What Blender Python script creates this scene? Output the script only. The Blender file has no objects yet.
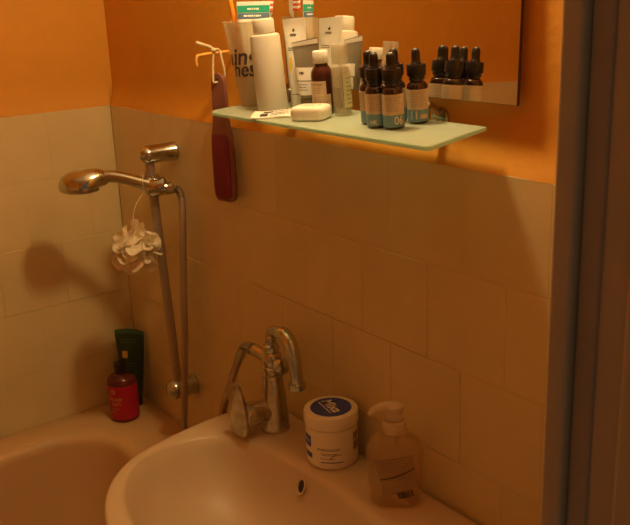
import bpy, bmesh, math, random
from mathutils import Vector, Matrix, noise
random.seed(7)
PI = math.pi
C = bpy.context.scene.collection
ZC = 1.609                      # eye height; heights below are mostly written relative to it
def H(z): return z + ZC

# ------------------------------------------------------------------ materials
def mat(name, col, rough=.5, metal=0., trans=0., ior=1.45, bump=None, vary=None, coat=0., sheen=0., alpha_mix=0., transl=0., emit=None, island=0.):
    m = bpy.data.materials.new(name); m.use_nodes = True
    nt = m.node_tree; N = nt.nodes; Lk = nt.links
    b = N['Principled BSDF']; out = N['Material Output']
    b.inputs['Base Color'].default_value = (*col, 1)
    b.inputs['Roughness'].default_value = rough
    b.inputs['Metallic'].default_value = metal
    b.inputs['Transmission Weight'].default_value = trans
    b.inputs['IOR'].default_value = ior
    b.inputs['Coat Weight'].default_value = coat
    b.inputs['Sheen Weight'].default_value = sheen
    if emit:
        b.inputs['Emission Color'].default_value = (*emit[0], 1); b.inputs['Emission Strength'].default_value = emit[1]
    tc = N.new('ShaderNodeTexCoord')
    if vary or island:
        sc, amt = vary or (3., 0.)
        nz = N.new('ShaderNodeTexNoise'); nz.inputs['Scale'].default_value = sc; nz.inputs['Detail'].default_value = 4
        Lk.new(tc.outputs['Object'], nz.inputs['Vector'])
        hsv = N.new('ShaderNodeHueSaturation'); hsv.inputs['Color'].default_value = (*col, 1)
        mr = N.new('ShaderNodeMapRange'); mr.inputs['From Min'].default_value = .3; mr.inputs['From Max'].default_value = .7
        mr.inputs['To Min'].default_value = 1 - amt; mr.inputs['To Max'].default_value = 1 + amt
        Lk.new(nz.outputs['Fac'], mr.inputs['Value'])
        v = mr.outputs['Result']
        if island:
            g = N.new('ShaderNodeNewGeometry'); m2 = N.new('ShaderNodeMapRange')
            m2.inputs['To Min'].default_value = 1 - island; m2.inputs['To Max'].default_value = 1 + island
            Lk.new(g.outputs['Random Per Island'], m2.inputs['Value'])
            mu = N.new('ShaderNodeMath'); mu.operation = 'MULTIPLY'
            Lk.new(v, mu.inputs[0]); Lk.new(m2.outputs['Result'], mu.inputs[1]); v = mu.outputs[0]
        Lk.new(v, hsv.inputs['Value']); Lk.new(hsv.outputs['Color'], b.inputs['Base Color'])
    if bump:
        prev = None
        for sc, st, dist in (bump if isinstance(bump, list) else [bump]):
            nz = N.new('ShaderNodeTexNoise'); nz.inputs['Scale'].default_value = sc; nz.inputs['Detail'].default_value = 5
            Lk.new(tc.outputs['Object'], nz.inputs['Vector'])
            bp = N.new('ShaderNodeBump'); bp.inputs['Strength'].default_value = st; bp.inputs['Distance'].default_value = dist
            Lk.new(nz.outputs['Fac'], bp.inputs['Height'])
            if prev: Lk.new(prev.outputs['Normal'], bp.inputs['Normal'])
            prev = bp
        Lk.new(prev.outputs['Normal'], b.inputs['Normal'])
    sh = b.outputs['BSDF']
    if transl:
        t = N.new('ShaderNodeBsdfTranslucent'); t.inputs['Color'].default_value = (*col, 1)
        mx = N.new('ShaderNodeMixShader'); mx.inputs[0].default_value = transl
        Lk.new(sh, mx.inputs[1]); Lk.new(t.outputs[0], mx.inputs[2]); sh = mx.outputs[0]
    if alpha_mix:
        t = N.new('ShaderNodeBsdfTransparent'); t.inputs['Color'].default_value = tuple(.5 + .5 * c for c in col) + (1,)
        mx = N.new('ShaderNodeMixShader'); mx.inputs[0].default_value = alpha_mix
        Lk.new(sh, mx.inputs[1]); Lk.new(t.outputs[0], mx.inputs[2]); sh = mx.outputs[0]
    Lk.new(sh, out.inputs['Surface'])
    return m

M = dict(
 paint = mat('orange_plaster', (.69,.305,.030), .65, bump=[(24,.40,.005),(140,.35,.0015)], vary=(4,.05)),
 ceil = mat('ceiling_paint', (.82,.76,.66), .8, bump=(60,.2,.002)),
 tile = mat('beige_tile', (.70,.56,.29), .36, bump=(6,.12,.004), vary=(9,.04), island=.012),
 grout = mat('tile_grout', (.62,.48,.25), .85, bump=(200,.3,.001)),
 floor = mat('floor_tile', (.35,.25,.16), .5, vary=(8,.1)),
 jamb = mat('brown_door_frame_paint', (.44,.355,.26), .5, bump=(90,.1,.001), vary=(12,.06)),
 seal = mat('dark_rubber_seal', (.34,.27,.22), .6, vary=(12,.1)),
 ceramic = mat('glazed_ceramic', (.58,.43,.265), .38, vary=(3,.02)),
 enamel = mat('tub_enamel', (.64,.42,.20), .38, vary=(3,.02)),
 chrome = mat('chrome', (.53,.55,.50), .17, 1., bump=(40,.05,.001)),
 limed = mat('limescaled_chrome', (.52,.47,.38), .24, .9, bump=(70,.15,.001), vary=(60,.25)),
 hose = mat('chrome_hose', (.45,.37,.29), .35, .8),
 dark = mat('dark_hole', (.02,.013,.01), .5, vary=(30,.1)),
 mirror = mat('mirror_silver', (.90,.88,.84), .005, 1.),
 mirror_edge = mat('mirror_backing', (.05,.035,.025), .4, vary=(20,.1)),
 shelfglass = mat('frosted_glass', (.66,.76,.62), .22, alpha_mix=.30, transl=.25, vary=(30,.04)),
 shelfedge = mat('green_glass_edge', (.55,.80,.62), .15, alpha_mix=.15, transl=.3),
 white = mat('white_plastic', (.82,.78,.70), .38, vary=(20,.02)),
 frosted = mat('frosted_white_plastic', (.80,.75,.65), .45, transl=.3, vary=(10,.02)),
 tubewhite = mat('white_tube_plastic', (.86,.83,.76), .4, vary=(20,.03)),
 taupe = mat('taupe_tube', (.27,.23,.17), .35, .25, vary=(20,.05)),
 taupecap = mat('taupe_cap', (.20,.15,.10), .22, .5, vary=(20,.05)),
 cup = mat('translucent_cup', (.78,.68,.50), .3, alpha_mix=.64, transl=.35, vary=(10,.03)),
 amber = mat('amber_glass', (.055,.012,.006), .08, coat=.5, vary=(10,.08)),
 vial = mat('dark_brown_glass', (.030,.011,.007), .07, coat=.6, vary=(10,.08)),
 blackplastic = mat('black_plastic', (.022,.016,.014), .28, vary=(40,.1)),
 rubber = mat('black_rubber', (.026,.018,.016), .36, vary=(40,.1)),
 peach = mat('peach_label', (.62,.47,.30), .6, vary=(60,.03)),
 cream = mat('cream_label', (.82,.72,.52), .6, vary=(60,.03)),
 teal = mat('teal_label_band', (.16,.29,.36), .5, vary=(60,.03)),
 lightprint = mat('pale_print', (.80,.70,.52), .6, vary=(60,.02)),
 print = mat('dark_print', (.05,.035,.03), .6, vary=(60,.05)),
 greyprint = mat('grey_print', (.30,.24,.18), .6, vary=(60,.05)),
 tpteal = mat('green_print', (.02,.38,.25), .5, vary=(60,.03)),
 tpblue = mat('slate_blue_print', (.10,.17,.27), .5, vary=(60,.03)),
 whiteprint = mat('white_print', (.88,.86,.80), .5, vary=(60,.03)),
 orangeplastic = mat('orange_plastic', (.85,.28,.03), .35, vary=(20,.04)),
 redbristle = mat('red_bristles', (.72,.10,.035), .6, vary=(200,.1)),
 clear = mat('clear_plastic', (.92,.90,.82), .05, alpha_mix=.8),
 clearcap = mat('clear_ribbed_plastic', (.78,.72,.56), .2, alpha_mix=.6, transl=.2),
 oil = mat('pale_yellow_liquid', (.55,.44,.18), .08, alpha_mix=.74),
 yellowlabel = mat('yellow_green_label', (.62,.58,.30), .5, vary=(60,.05)),
 soap = mat('soap', (.86,.79,.66), .42, vary=(15,.03)),
 foil = mat('white_sachet', (.80,.75,.66), .4, bump=(60,.5,.002)),
 red = mat('red_label', (.44,.010,.032), .5, vary=(30,.03)),
 redbody = mat('dark_red_bottle', (.13,.018,.018), .2, coat=.3, vary=(10,.05)),
 green = mat('dark_green_tube', (.022,.060,.030), .35, vary=(20,.1)),
 greenlight = mat('green_tube_edge', (.05,.17,.08), .4, vary=(20,.1)),
 gold = mat('gold_print', (.60,.42,.14), .5, vary=(40,.05)),
 navy = mat('navy_print', (.045,.07,.36), .4, vary=(40,.05)),
 jar = mat('white_jar_plastic', (.82,.72,.56), .35, vary=(20,.02)),
 dispenser = mat('clear_bottle_plastic', (.85,.72,.48), .12, alpha_mix=.80, coat=.3),
 liquid = mat('clear_soap', (.88,.72,.48), .15, alpha_mix=.86),
 pump = mat('translucent_pump_plastic', (.84,.70,.52), .3, alpha_mix=.22, transl=.2),
 plabel = mat('clear_sticker', (.60,.43,.27), .45, alpha_mix=.62),
 maroon = mat('maroon_plastic', (.25,.095,.068), .38, vary=(20,.06)),
 pad = mat('dark_red_abrasive', (.22,.032,.065), .9, bump=(900,.6,.001), vary=(300,.15)),
 string = mat('cotton_string', (.74,.60,.38), .9, bump=(900,.5,.001)),
 hook = mat('painted_hook', (.80,.40,.08), .5, vary=(40,.08)),
 net = mat('cream_netting', (.95,.84,.62), .8, transl=.25, bump=(500,.4,.001), sheen=.3),
 bulb = mat('lamp_globe', (1,.8,.5), .4, emit=((1.0,.725,.335), 1.0)),
 brass = mat('lamp_metal', (.5,.4,.3), .3, .8),
)
LAMP_STRENGTH = 185.
for k_ in ('ceramic', 'enamel'): M[k_].node_tree.nodes['Principled BSDF'].inputs['Specular IOR Level'].default_value = .28
M['bulb'].node_tree.nodes['Principled BSDF'].inputs['Emission Strength'].default_value = LAMP_STRENGTH

# ------------------------------------------------------------------ mesh building
class MB:
    def __init__(s): s.v = []; s.f = []; s.m = []
    def add(s, vs, fs, mi=0, T=None):
        o = len(s.v)
        s.v += [tuple(T @ Vector(p)) if T is not None else tuple(p) for p in vs]
        s.f += [tuple(i + o for i in f) for f in fs]; s.m += [mi] * len(fs)
        return s
    def rings(s, rings, cap0=True, cap1=True, mi=0, T=None, loop=False):
        n = len(rings[0]); vs = [p for r in rings for p in r]; fs = []
        K = len(rings)
        for k in range(K if loop else K - 1):
            a = k * n; b = ((k + 1) % K) * n
            for i in range(n):
                j = (i + 1) % n
                fs.append((a + i, a + j, b + j, b + i))
        if not loop:
            if cap0: fs.append(tuple(reversed(range(n))))
            if cap1: fs.append(tuple((K - 1) * n + i for i in range(n)))
        return s.add(vs, fs, mi, T)
    def lathe(s, prof, n=40, T=None, mi=0, cap0=True, cap1=True):
        return s.rings([[(r * math.cos(2*PI*i/n), r * math.sin(2*PI*i/n), z) for i in range(n)] for r, z in prof], cap0, cap1, mi, T)
    def box(s, x0, x1, y0, y1, z0, z1, bev=0., seg=2, T=None, mi=0):
        bm = bmesh.new(); bmesh.ops.create_cube(bm, size=1)
        for v in bm.verts:
            v.co = Vector(((x0+x1)/2 + v.co.x*(x1-x0), (y0+y1)/2 + v.co.y*(y1-y0), (z0+z1)/2 + v.co.z*(z1-z0)))
        if bev: bmesh.ops.bevel(bm, geom=bm.edges[:], offset=bev, segments=seg, profile=.5, affect='EDGES')
        bm.verts.index_update()
        s.add([v.co[:] for v in bm.verts], [[v.index for v in f.verts] for f in bm.faces], mi, T); bm.free()
        return s
    def tube(s, pts, r, n=12, mi=0, smooth=6, T=None, caps=True, squash=None):
        P = [Vector(p) for p in pts]
        R = r if isinstance(r, (list, tuple)) else [r] * len(P)
        if smooth > 1 and len(P) > 2:
            Q = []; RR = []
            for i in range(len(P) - 1):
                p0 = P[max(i-1,0)]; p1 = P[i]; p2 = P[i+1]; p3 = P[min(i+2,len(P)-1)]
                for k in range(smooth):
                    t = k / smooth
                    Q.append(.5*((2*p1) + (p2-p0)*t + (2*p0-5*p1+4*p2-p3)*t*t + (3*p1-p0-3*p2+p3)*t**3))
                    RR.append(R[i] + (R[i+1]-R[i])*t)
            Q.append(P[-1]); RR.append(R[-1]); P, R = Q, RR
        rings = []; up = None
        for i, p in enumerate(P):
            d = (P[min(i+1,len(P)-1)] - P[max(i-1,0)]).normalized()
            if up is None:
                up = Vector((0,0,1)) if abs(d.z) < .9 else Vector((1,0,0))
            x = d.cross(up).normalized(); up = x.cross(d).normalized()
            rings.append([tuple(p + (x*math.cos(2*PI*k/n) + up*math.sin(2*PI*k/n)*(squash or 1.)) * R[i]) for k in range(n)])
        return s.rings(rings, caps, caps, mi, T)
    def build(s, name, m, parent=None, sharp=38, loc=None):
        me = bpy.data.meshes.new(name); me.from_pydata(s.v, [], s.f)
        ms = m if isinstance(m, list) else [m]
        for q in ms: me.materials.append(q)
        bm = bmesh.new(); bm.from_mesh(me)
        for i, f in enumerate(bm.faces): f.material_index = s.m[i] if i < len(s.m) else 0; f.smooth = True
        bmesh.ops.recalc_face_normals(bm, faces=bm.faces[:])
        bm.to_mesh(me); bm.free()
        me.set_sharp_from_angle(angle=math.radians(sharp))
        o = bpy.data.objects.new(name, me); C.objects.link(o)
        if parent: o.parent = parent
        if loc: o.location = loc
        return o

def thing(name, label, cat, loc=(0,0,0), rot=None, group=None):
    o = bpy.data.objects.new(name, None); C.objects.link(o); o.empty_display_size = .05
    o.location = loc
    if rot is not None: o.rotation_euler = rot
    return tag(o, label, cat, group)
def tag(o, label, cat, group=None):
    o['label'] = label; o['category'] = cat
    if group: o['group'] = group
    return o
def struct(o):
    o['kind'] = 'structure'; return o

def text_mb(txt, size, fn, mb=None, align='CENTER', shear=0., bold=0., mi=0):
    """lettering mapped by fn(u, v) on to a surface"""
    mb = mb or MB()
    cu = bpy.data.curves.new('lettering', 'FONT'); cu.body = txt; cu.size = size; cu.align_x = align; cu.align_y = 'CENTER'
    cu.shear = shear; cu.offset = bold; cu.resolution_u = 4
    o = bpy.data.objects.new('lettering', cu); C.objects.link(o)
    dg = bpy.context.evaluated_depsgraph_get()
    me = bpy.data.meshes.new_from_object(o.evaluated_get(dg))
    mb.add([fn(v.co.x, v.co.y) for v in me.vertices], [tuple(p.vertices) for p in me.polygons], mi)
    bpy.data.objects.remove(o); bpy.data.curves.remove(cu); bpy.data.meshes.remove(me)
    return mb
def strip(mb, u0, u1, v0, v1, fn, n=10, mi=0):
    """small printed patch on a surface"""
    vs = []; fs = []
    for j in range(3):
        for i in range(n + 1): vs.append(fn(u0 + (u1-u0)*i/n, v0 + (v1-v0)*j/2))
    for j in range(2):
        for i in range(n):
            a = j*(n+1)+i; fs.append((a, a+1, a+n+2, a+n+1))
    return mb.add(vs, fs, mi)
def cyl(r, az=-PI/2, eps=.0003):
    """surface map of a cylinder whose front is at azimuth az"""
    return lambda u, v: ((r+eps)*math.cos(az + u/r), (r+eps)*math.sin(az + u/r), v)
def band(r, z0, z1, a0, a1, n=40, t=.0003):
    """thin wrap-around label with real thickness"""
    mb = MB(); full = a1 - a0 >= 2*PI - 1e-6
    N = n if full else n + 1
    rings = []
    for rr, z in ((r, z0), (r+t, z0), (r+t, z1), (r, z1)):
        rings.append([(rr*math.cos(a0+(a1-a0)*i/n), rr*math.sin(a0+(a1-a0)*i/n), z) for i in range(N)])
    if full: mb.rings(rings, loop=True)
    else:
        vs = [p for r_ in rings for p in r_]; fs = []
        for k in range(4):
            for i in range(N-1):
                a = k*N+i; b = ((k+1)%4)*N+i; fs.append((a, a+1, b+1, b))
        fs += [(0, N, 2*N, 3*N), (N-1, 4*N-1, 3*N-1, 2*N-1)]
        mb.add(vs, fs)
    return mb
def lines(mb, fn, u0, u1, vs, h=.0008, mi=0, seed=1):
    """rows of illegible fine print"""
    rr = random.Random(seed)
    for v in vs:
        u = u0; end = u1 - rr.random()*(u1-u0)*.35
        while u < end:
            w = (.0022 + .0045*rr.random()); e = min(u+w, end)
            strip(mb, u, e, v-h/2, v+h/2, fn, 2, mi); u = e + .0009
    return mb
TILT = .06
def on_shelf(x, y): return (x, y, H(-.175 + .06*(y + .015)) + .0002)
def srot(rz=0., lean_x=0., lean_y=0.):
    return (Matrix.Rotation(TILT,3,'X') @ Matrix.Rotation(lean_x,3,'X') @ Matrix.Rotation(lean_y,3,'Y') @ Matrix.Rotation(rz,3,'Z')).to_euler()
FACE = math.radians(53)        # turns a thing's front (-y) towards the doorway

# ------------------------------------------------------------------ room shell
XL, XR, YF, ZT = -1.942, -.3925, -1.75, 2.5
TT = H(-.236)                 # top of the tiling
w = struct(MB().box(XL-.1, -.27, .0145, .12, 0, ZT).build('wall_back', M['paint']))
wl = struct(MB().box(XL-.12, XL-.0083, YF-.1, .12, 0, ZT).build('wall_left', M['paint']))
struct(MB().box(XL-.1, -.27, YF-.12, YF, 0, ZT).build('wall_front', M['paint']))
wr = MB(); wr.box(XR, -.255, -.345+.025, .004, 0, ZT); wr.box(XR, -.255, YF, -1.10, 0, ZT); wr.box(XR, -.255, -1.10, -.32, 2.06, ZT)
struct(wr.build('wall_right', M['paint']))
struct(MB().box(XL-.1, 1.2, YF-.12, .12, -.1, 0).build('floor', M['floor']))
struct(MB().box(XL-.1, -.27, YF-.12, .12, ZT, ZT+.1).build('ceiling', M['ceil']))

def tiling(name, parent, to3, umin, umax, phase, lip, seed):
    rr = random.Random(seed); mb = MB(); g = .0002
    mb.box(umin, umax, -.0145, -.0003, 0.0, TT-.002, mi=1)
    row = 0; zt = TT
    while zt > .02:
        zb = max(zt - .15, 0.0)
        u = phase[row % 2]
        while u > umin: u -= .15
        while u < umax:
            a, b = max(u, umin), min(u+.15, umax)
            if b - a > .006:
                d = rr.random()*.0003 + lip(row, (a+b)/2)
                tz = (rr.random()-.5)*.0014; tu = (rr.random()-.5)*.0014
                bm = MB(); bm.box(a+g, b-g, -.0144, d, zb+.0006, zt-.0005, bev=.0004 + .5*lip(row, (a+b)/2), seg=2)
                ca, cz = (a+b)/2, (zb+zt)/2
                bm.v = [(p[0], p[1] + (tu*(p[0]-ca) + tz*(p[2]-cz) if p[1] > -.002 else 0), p[2]) for p in bm.v]
                mb.add(bm.v, bm.f, 0)
            u += .15
        zt -= .15; row += 1
    mb.v = [to3(*p) for p in mb.v]
    return mb.build(name, [M['tile'], M['grout']], parent, sharp=15)
def lipB(row, x):
    if row == 1 and -1.35 < x < -.89: return .0016
    if row == 2 and -1.9 < x < -.89: return .0016
    return 0.
# thick plaster edge swelling out over the top course of tiles
def plaster_edge(parent, to3, L, amp, seed):
    nx, nz = 160, 14; vs = []; fs = []
    for i in range(nx+1):
        u = L*i/nx
        wob = noise.noise(Vector((u*5+seed, seed, 0)))*.6; w2 = noise.noise(Vector((u*17, seed, 3)))
        for j in range(nz+1):
            t = j/nz; hgt = .075*(1+.3*wob)
            vs.append(to3(u, amp*(1-t)**2.6*(1+.25*wob+.10*w2) - .0004*(t > .99), TT - .0012*(j == 0) + .0012*w2*(1-t) + t*hgt))
    for i in range(nx):
        for j in range(nz):
            a = i*(nz+1)+j; fs.append((a, a+1, a+nz+2, a+nz+1))
    K = len(vs)
    for i in range(nx+1): vs.append(to3(L*i/nx, -.004, TT-.0012))
    for i in range(nx): fs.append((K+i, K+i+1, (i+1)*(nz+1), i*(nz+1)))
    MB().add(vs, fs).build('plaster_edge', M['paint'], parent, sharp=60)
plaster_edge(w, lambda u, d, z: (XL + u, .0146 - d, z), XR - XL, .0150, 2.)
plaster_edge(wl, lambda u, d, z: (XL - .0085 + d, -u, z), -YF, .0095, 7.)
tiling('wall_tiling', w, lambda u, d, z: (u, -d, z), XL+.002, XR, (-.82, -.8877), lipB, 3)
tiling('wall_tiling', wl, lambda u, d, z: (XL + d, -u, z), 0.0, -YF, (.156, .225), lambda r, u: .0009 if r == 2 else 0., 11)

tiling('wall_tiling', bpy.data.objects['wall_front'], lambda u, d, z: (u, YF + d, z), XL, XR, (-.82, -.8877), lambda r, u: 0., 17)
tiling('wall_tiling', bpy.data.objects['wall_right'], lambda u, d, z: (XR - d, -u, z), 1.12, -YF, (.156, .225), lambda r, u: 0., 19)
# door frame beside the viewer, seen nearly edge on
dj = MB().box(-.393, -.235, -.347, -.32, 0, 2.06, bev=.002).build('door_1', M['jamb']); struct(dj)
MB().box(-.3925, -.373, -.357, -.344, 0, 2.06, bev=.004, seg=3).build('door_stop', M['jamb'], dj)
MB().box(-.3725, -.354, -.3495, -.344, 0, 2.06, bev=.003, seg=3).build('rubber_seal', M['seal'], dj)
MB().box(-.330, -.235, -.356, -.344, 0, 2.06, bev=.006, seg=3).build('architrave', M['jamb'], dj)
for y0, y1, nm in ((-1.10, -1.075, 'jamb'),):
    MB().box(-.387, -.235, y0, y1, 0, 2.06, bev=.002).build(nm, M['jamb'], dj)
MB().box(-.387, -.235, -1.075, -.347, 2.035, 2.06, bev=.002).build('head_jamb', M['jamb'], dj)

# ------------------------------------------------------------------ bathtub
def rrect(x0, x1, y0, y1, r, n=12):
    pts = []
    for cx, cy, a0 in ((x1-r,y1-r,0),(x0+r,y1-r,PI/2),(x0+r,y0+r,PI),(x1-r,y0+r,3*PI/2)):
        for i in range(n): a = a0 + PI/2*i/(n-1); pts.append((cx + r*math.cos(a), cy + r*math.sin(a)))
    return pts
TR = H(-.973)
tub = thing('bathtub', 'cream enamelled bathtub fitted into the tiled corner behind the washbasin', 'bathtub', (-1.58,-.86,0))
def tubring(x0,x1,y0,y1,r,z): return [(x+1.58, y+.86, z) for x, y in rrect(x0,x1,y0,y1,r)]
mb = MB(); B_ = []
ox0, ox1, oy0, oy1 = XL+.001, -1.22, YF+.002, -.001
B_.append(tubring(ox0,ox1,oy0,oy1,.004,.004)); B_.append(tubring(ox0,ox1,oy0,oy1,.004,TR-.012))
for k in range(5):
    a = PI/2*k/4; ins = .010*(1-math.cos(a)); B_.append(tubring(ox0+ins*.3,ox1-ins,oy0+ins*.3,oy1-ins*.3,.006,TR-.010+.010*math.sin(a)))
ix0, ix1, iy0, iy1 = -1.862, -1.30, -1.62, -.150
for k in range(7):
    a = PI/2*k/6; ins = .030*math.sin(a) - .022; B_.append(tubring(ix0+ins,ix1-ins,iy0+ins,iy1-ins,.13,TR-.030*(1-math.cos(a))))
for t in (.15,.35,.6,.8,.92,.98,1.):
    ins = .012 + .10*t**2.2 + (.06*max(0,t-.9)*10)
    B_.append(tubring(ix0+ins,ix1-ins,iy0+ins*1.4,iy1-ins*1.2,.13,TR-.03-.36*(t if t<.9 else .9+.1*(1-(1-(t-.9)*10)**2))))
mb.rings(B_, True, True).build('tub_shell', M['enamel'], tub)
MB().lathe([(.0,.0),(.03,.0),(.032,.002),(.02,.005),(.0,.005)], 24, Matrix.Translation((.10,.45,TR-.388)), cap0=False, cap1=False).build('drain', M['chrome'], tub)

# ------------------------------------------------------------------ washbasin
SZ = H(-.759); BX, BY = -1.02, -.24
def catmull_closed(P, n=8, closed=False):
    out = []; N = len(P)
    for i in range(N if closed else N-1):
        g = lambda k: Vector((*P[k % N],0)) if closed else Vector((*P[min(max(k,0),N-1)],0))
        p0, p1, p2, p3 = g(i-1), g(i), g(i+1), g(i+2)
        for k in range(n):
            t = k/n
            q = .5*((2*p1)+(p2-p0)*t+(2*p0-5*p1+4*p2-p3)*t*t+(3*p1-p0-3*p2+p3)*t**3); out.append((q.x,q.y))
    if not closed: out.append(P[-1])
    return out
def resample_angle(poly, n=120):
    """radius of the outline at n even angles about the basin centre"""
    res = []
    for k in range(n):
        a = 2*PI*k/n; d = Vector((math.cos(a), math.sin(a))); best = None
        for i in range(len(poly)):
            p = Vector(poly[i]) - Vector((BX,BY)); q = Vector(poly[(i+1)%len(poly)]) - Vector((BX,BY)); e = q - p
            den = d.x*e.y - d.y*e.x
            if abs(den) < 1e-12: continue
            t = (p.x*e.y - p.y*e.x)/den; s_ = (p.x*d.y - p.y*d.x)/den
            if t > 0 and -1e-6 <= s_ <= 1+1e-6 and (best is None or t > best): best = t
        res.append((d, best))
    return res
left_o = [(-1.334,-.03),(-1.336,-.08),(-1.332,-.14),(-1.322,-.20),(-1.309,-.26),(-1.283,-.33),(-1.222,-.396),(-1.13,-.440),(-1.02,-.455)]
half = catmull_closed([(-1.33,-.002)] + left_o, 6)
outer = half + [(2*BX-x, y) for x, y in reversed(half[:-1])]
left_i = [(-1.02,-.1085),(-1.12,-.115),(-1.20,-.124),(-1.240,-.141),(-1.264,-.17),(-1.279,-.21),(-1.281,-.26),(-1.268,-.31),(-1.232,-.352),(-1.175,-.385),(-1.10,-.405),(-1.02,-.412)]
half = catmull_closed(left_i, 6)
inner = half + [(2*BX-x, y) for x, y in reversed(half[1:-1])]
RO, RI = resample_angle(outer), resample_angle(inner)
def bring(f, z):           # f: 0 = outer outline, 1 = bowl edge; above 1 shrinks into the bowl
    R_ = []
    for k, ((d, ro), (_, ri)) in enumerate(zip(RO, RI)):
        if f <= 1: r = ro + (ri-ro)*f
        else: r = ri*(2-f)
        x, y = BX + d.x*r, min(BY + d.y*r, -.002)
        R_.append((x-BX, y, z))
    return R_
def scl(r, s, z): return [(x*s, -.002 + (y+.002)*s, z) for x, y, _ in r]
basin = thing('washbasin', 'cream ceramic washbasin hung on the tiled wall under the glass shelf', 'washbasin', (BX,0,SZ))
base_o = bring(0, 0)
rg = [scl(base_o,.30,-.21), scl(base_o,.45,-.205), scl(base_o,.70,-.16), scl(base_o,.90,-.09), scl(base_o,.985,-.04), bring(0,-.022), bring(.03,-.008), bring(.10,-.0015), bring(.22,0), bring(.5,.0005), bring(.80,-.0005), bring(.92,-.002), bring(1.0,-.006), bring(1.025,-.013), bring(1.05,-.025), bring(1.10,-.048), bring(1.18,-.075), bring(1.30,-.10), bring(1.5,-.122), bring(1.7,-.133), bring(1.88,-.137)]
MB().rings(rg).build('basin_bowl', M['ceramic'], basin, sharp=70)
ov = thing_loc = Vector((-1.062-BX, -.1225, -.030))
To = Matrix.Translation(ov) @ Matrix.Rotation(math.radians(68),4,'X') @ Matrix.Diagonal((.95,1.35,1,1))
oh = MB().lathe([(.0105,-.004),(.0115,.0005),(.0105,.0016),(.0085,.001),(.0078,-.004)], 28, To, cap0=False, cap1=False).build('overflow_ring', M['ceramic'], basin)
MB().lathe([(.0,-.0012),(.0082,-.0012),(.0082,-.004),(0,-.004)], 24, To, cap0=False, cap1=False).build('overflow_hole', M['dark'], oh)
MB().lathe([(.0,.004),(.018,.004),(.022,.001),(.022,-.004)], 28, Matrix.Translation((0,-.24,-.135)), cap0=False).build('drain', M['chrome'], basin)

# ------------------------------------------------------------------ tap
tap = thing('mixer_tap', 'chrome mixer tap with flat lever and hooked spout on the washbasin', 'tap', (-1.213,-.068,SZ))
MB().lathe([(.0,.0),(.0265,.0),(.027,.004),(.0255,.008),(.0245,.03),(.0215,.07),(.0185,.095),(.0172,.103),(.0,.103)], 36, cap0=False, cap1=False).build('body', M['limed'], tap)
MB().lathe([(.012,.100),(.0185,.102),(.0195,.106),(.0185,.110),(.0165,.111),(.0165,.117),(.0190,.119),(.0190,.124),(.015,.127),(.012,.127)], 32).build('collar', M['limed'], tap)
cr = MB().lathe([(.0,.118),(.013,.119),(.018,.127),(.0195,.135),(.018,.144),(.013,.150),(.0,.152)], 28, cap0=False, cap1=False)
cr.tube([(0,0,.134),(-.030,-.002,.137),(-.048,-.003,.139)], [.013,.0115,.012], 20)
cr.build('diverter_body', M['limed'], tap)
Tk = Matrix.Translation((0,0,.133)) @ Matrix.Rotation(math.radians(0),4,'Z') @ Matrix.Rotation(PI/2,4,'Y')
MB().lathe([(.010,.010),(.011,.022),(.0145,.024),(.0155,.030),(.0145,.038),(.009,.041),(.0,.0415)], 28, Tk, cap1=False).build('diverter_knob', M['chrome'], tap)
nk = MB().lathe([(.009,.146),(.0095,.150),(.0145,.152),(.0152,.157),(.0145,.163),(.0105,.165),(.0098,.170)], 28)
nk.build('nut', M['chrome'], tap)
MB().tube([(0,0,.160),(0,0,.178),(.004,0,.189),(.018,-.001,.1945),(.038,-.002,.198)], [.0092,.0092,.0095,.0095,.0105], 20).build('neck', M['limed'], tap)
MB().tube([(.030,-.002,.196),(.046,-.002,.197),(.061,-.002,.186),(.071,-.003,.164),(.077,-.003,.140),(.080,-.003,.118)], [.0105,.0125,.0130,.0122,.0112,.0108], 22, smooth=8).build('spout', M['chrome'], tap)
MB().lathe([(.0,.0),(.012,.0),(.0150,.002),(.0155,.007),(.0150,.012),(.0108,.014)], 28, Matrix.Translation((.0805,-.003,.105)) @ Matrix.Rotation(-.1,4,'Y'), cap0=False).build('aerator', M['chrome'], tap)
Tr = Matrix.Rotation(math.radians(-12),4,'Z'); Tc = Tr @ Matrix.Translation((0,0,.038)) @ Matrix.Rotation(PI/2,4,'X')
MB().lathe([(.020,.008),(.0205,.030),(.0225,.034),(.0230,.056),(.019,.060),(.0,.060)], 28, Tc, cap1=False).build('cartridge_housing', M['limed'], tap)
lv = []
for z, wd, th, yo in ((-.004,.010,.004,0),( .000,.017,.0065,0),(.010,.0215,.008,0),(.035,.0225,.008,0),(.060,.0205,.0072,-.001),(.085,.018,.006,-.004),(.104,.0165,.005,-.008),(.110,.013,.003,-.009)):
    lv.append([(wd*math.copysign(abs(math.cos(2*PI*i/28))**.6, math.cos(2*PI*i/28)), yo + th*math.copysign(abs(math.sin(2*PI*i/28))**.6, math.sin(2*PI*i/28)), z*.93+.005) for i in range(28)])
MB().rings(lv, T=Matrix.Translation(Tr @ Vector((0,-.068,0))) @ Matrix.Rotation(math.radians(10),4,'Z')).build('lever', M['limed'], tap)

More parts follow.
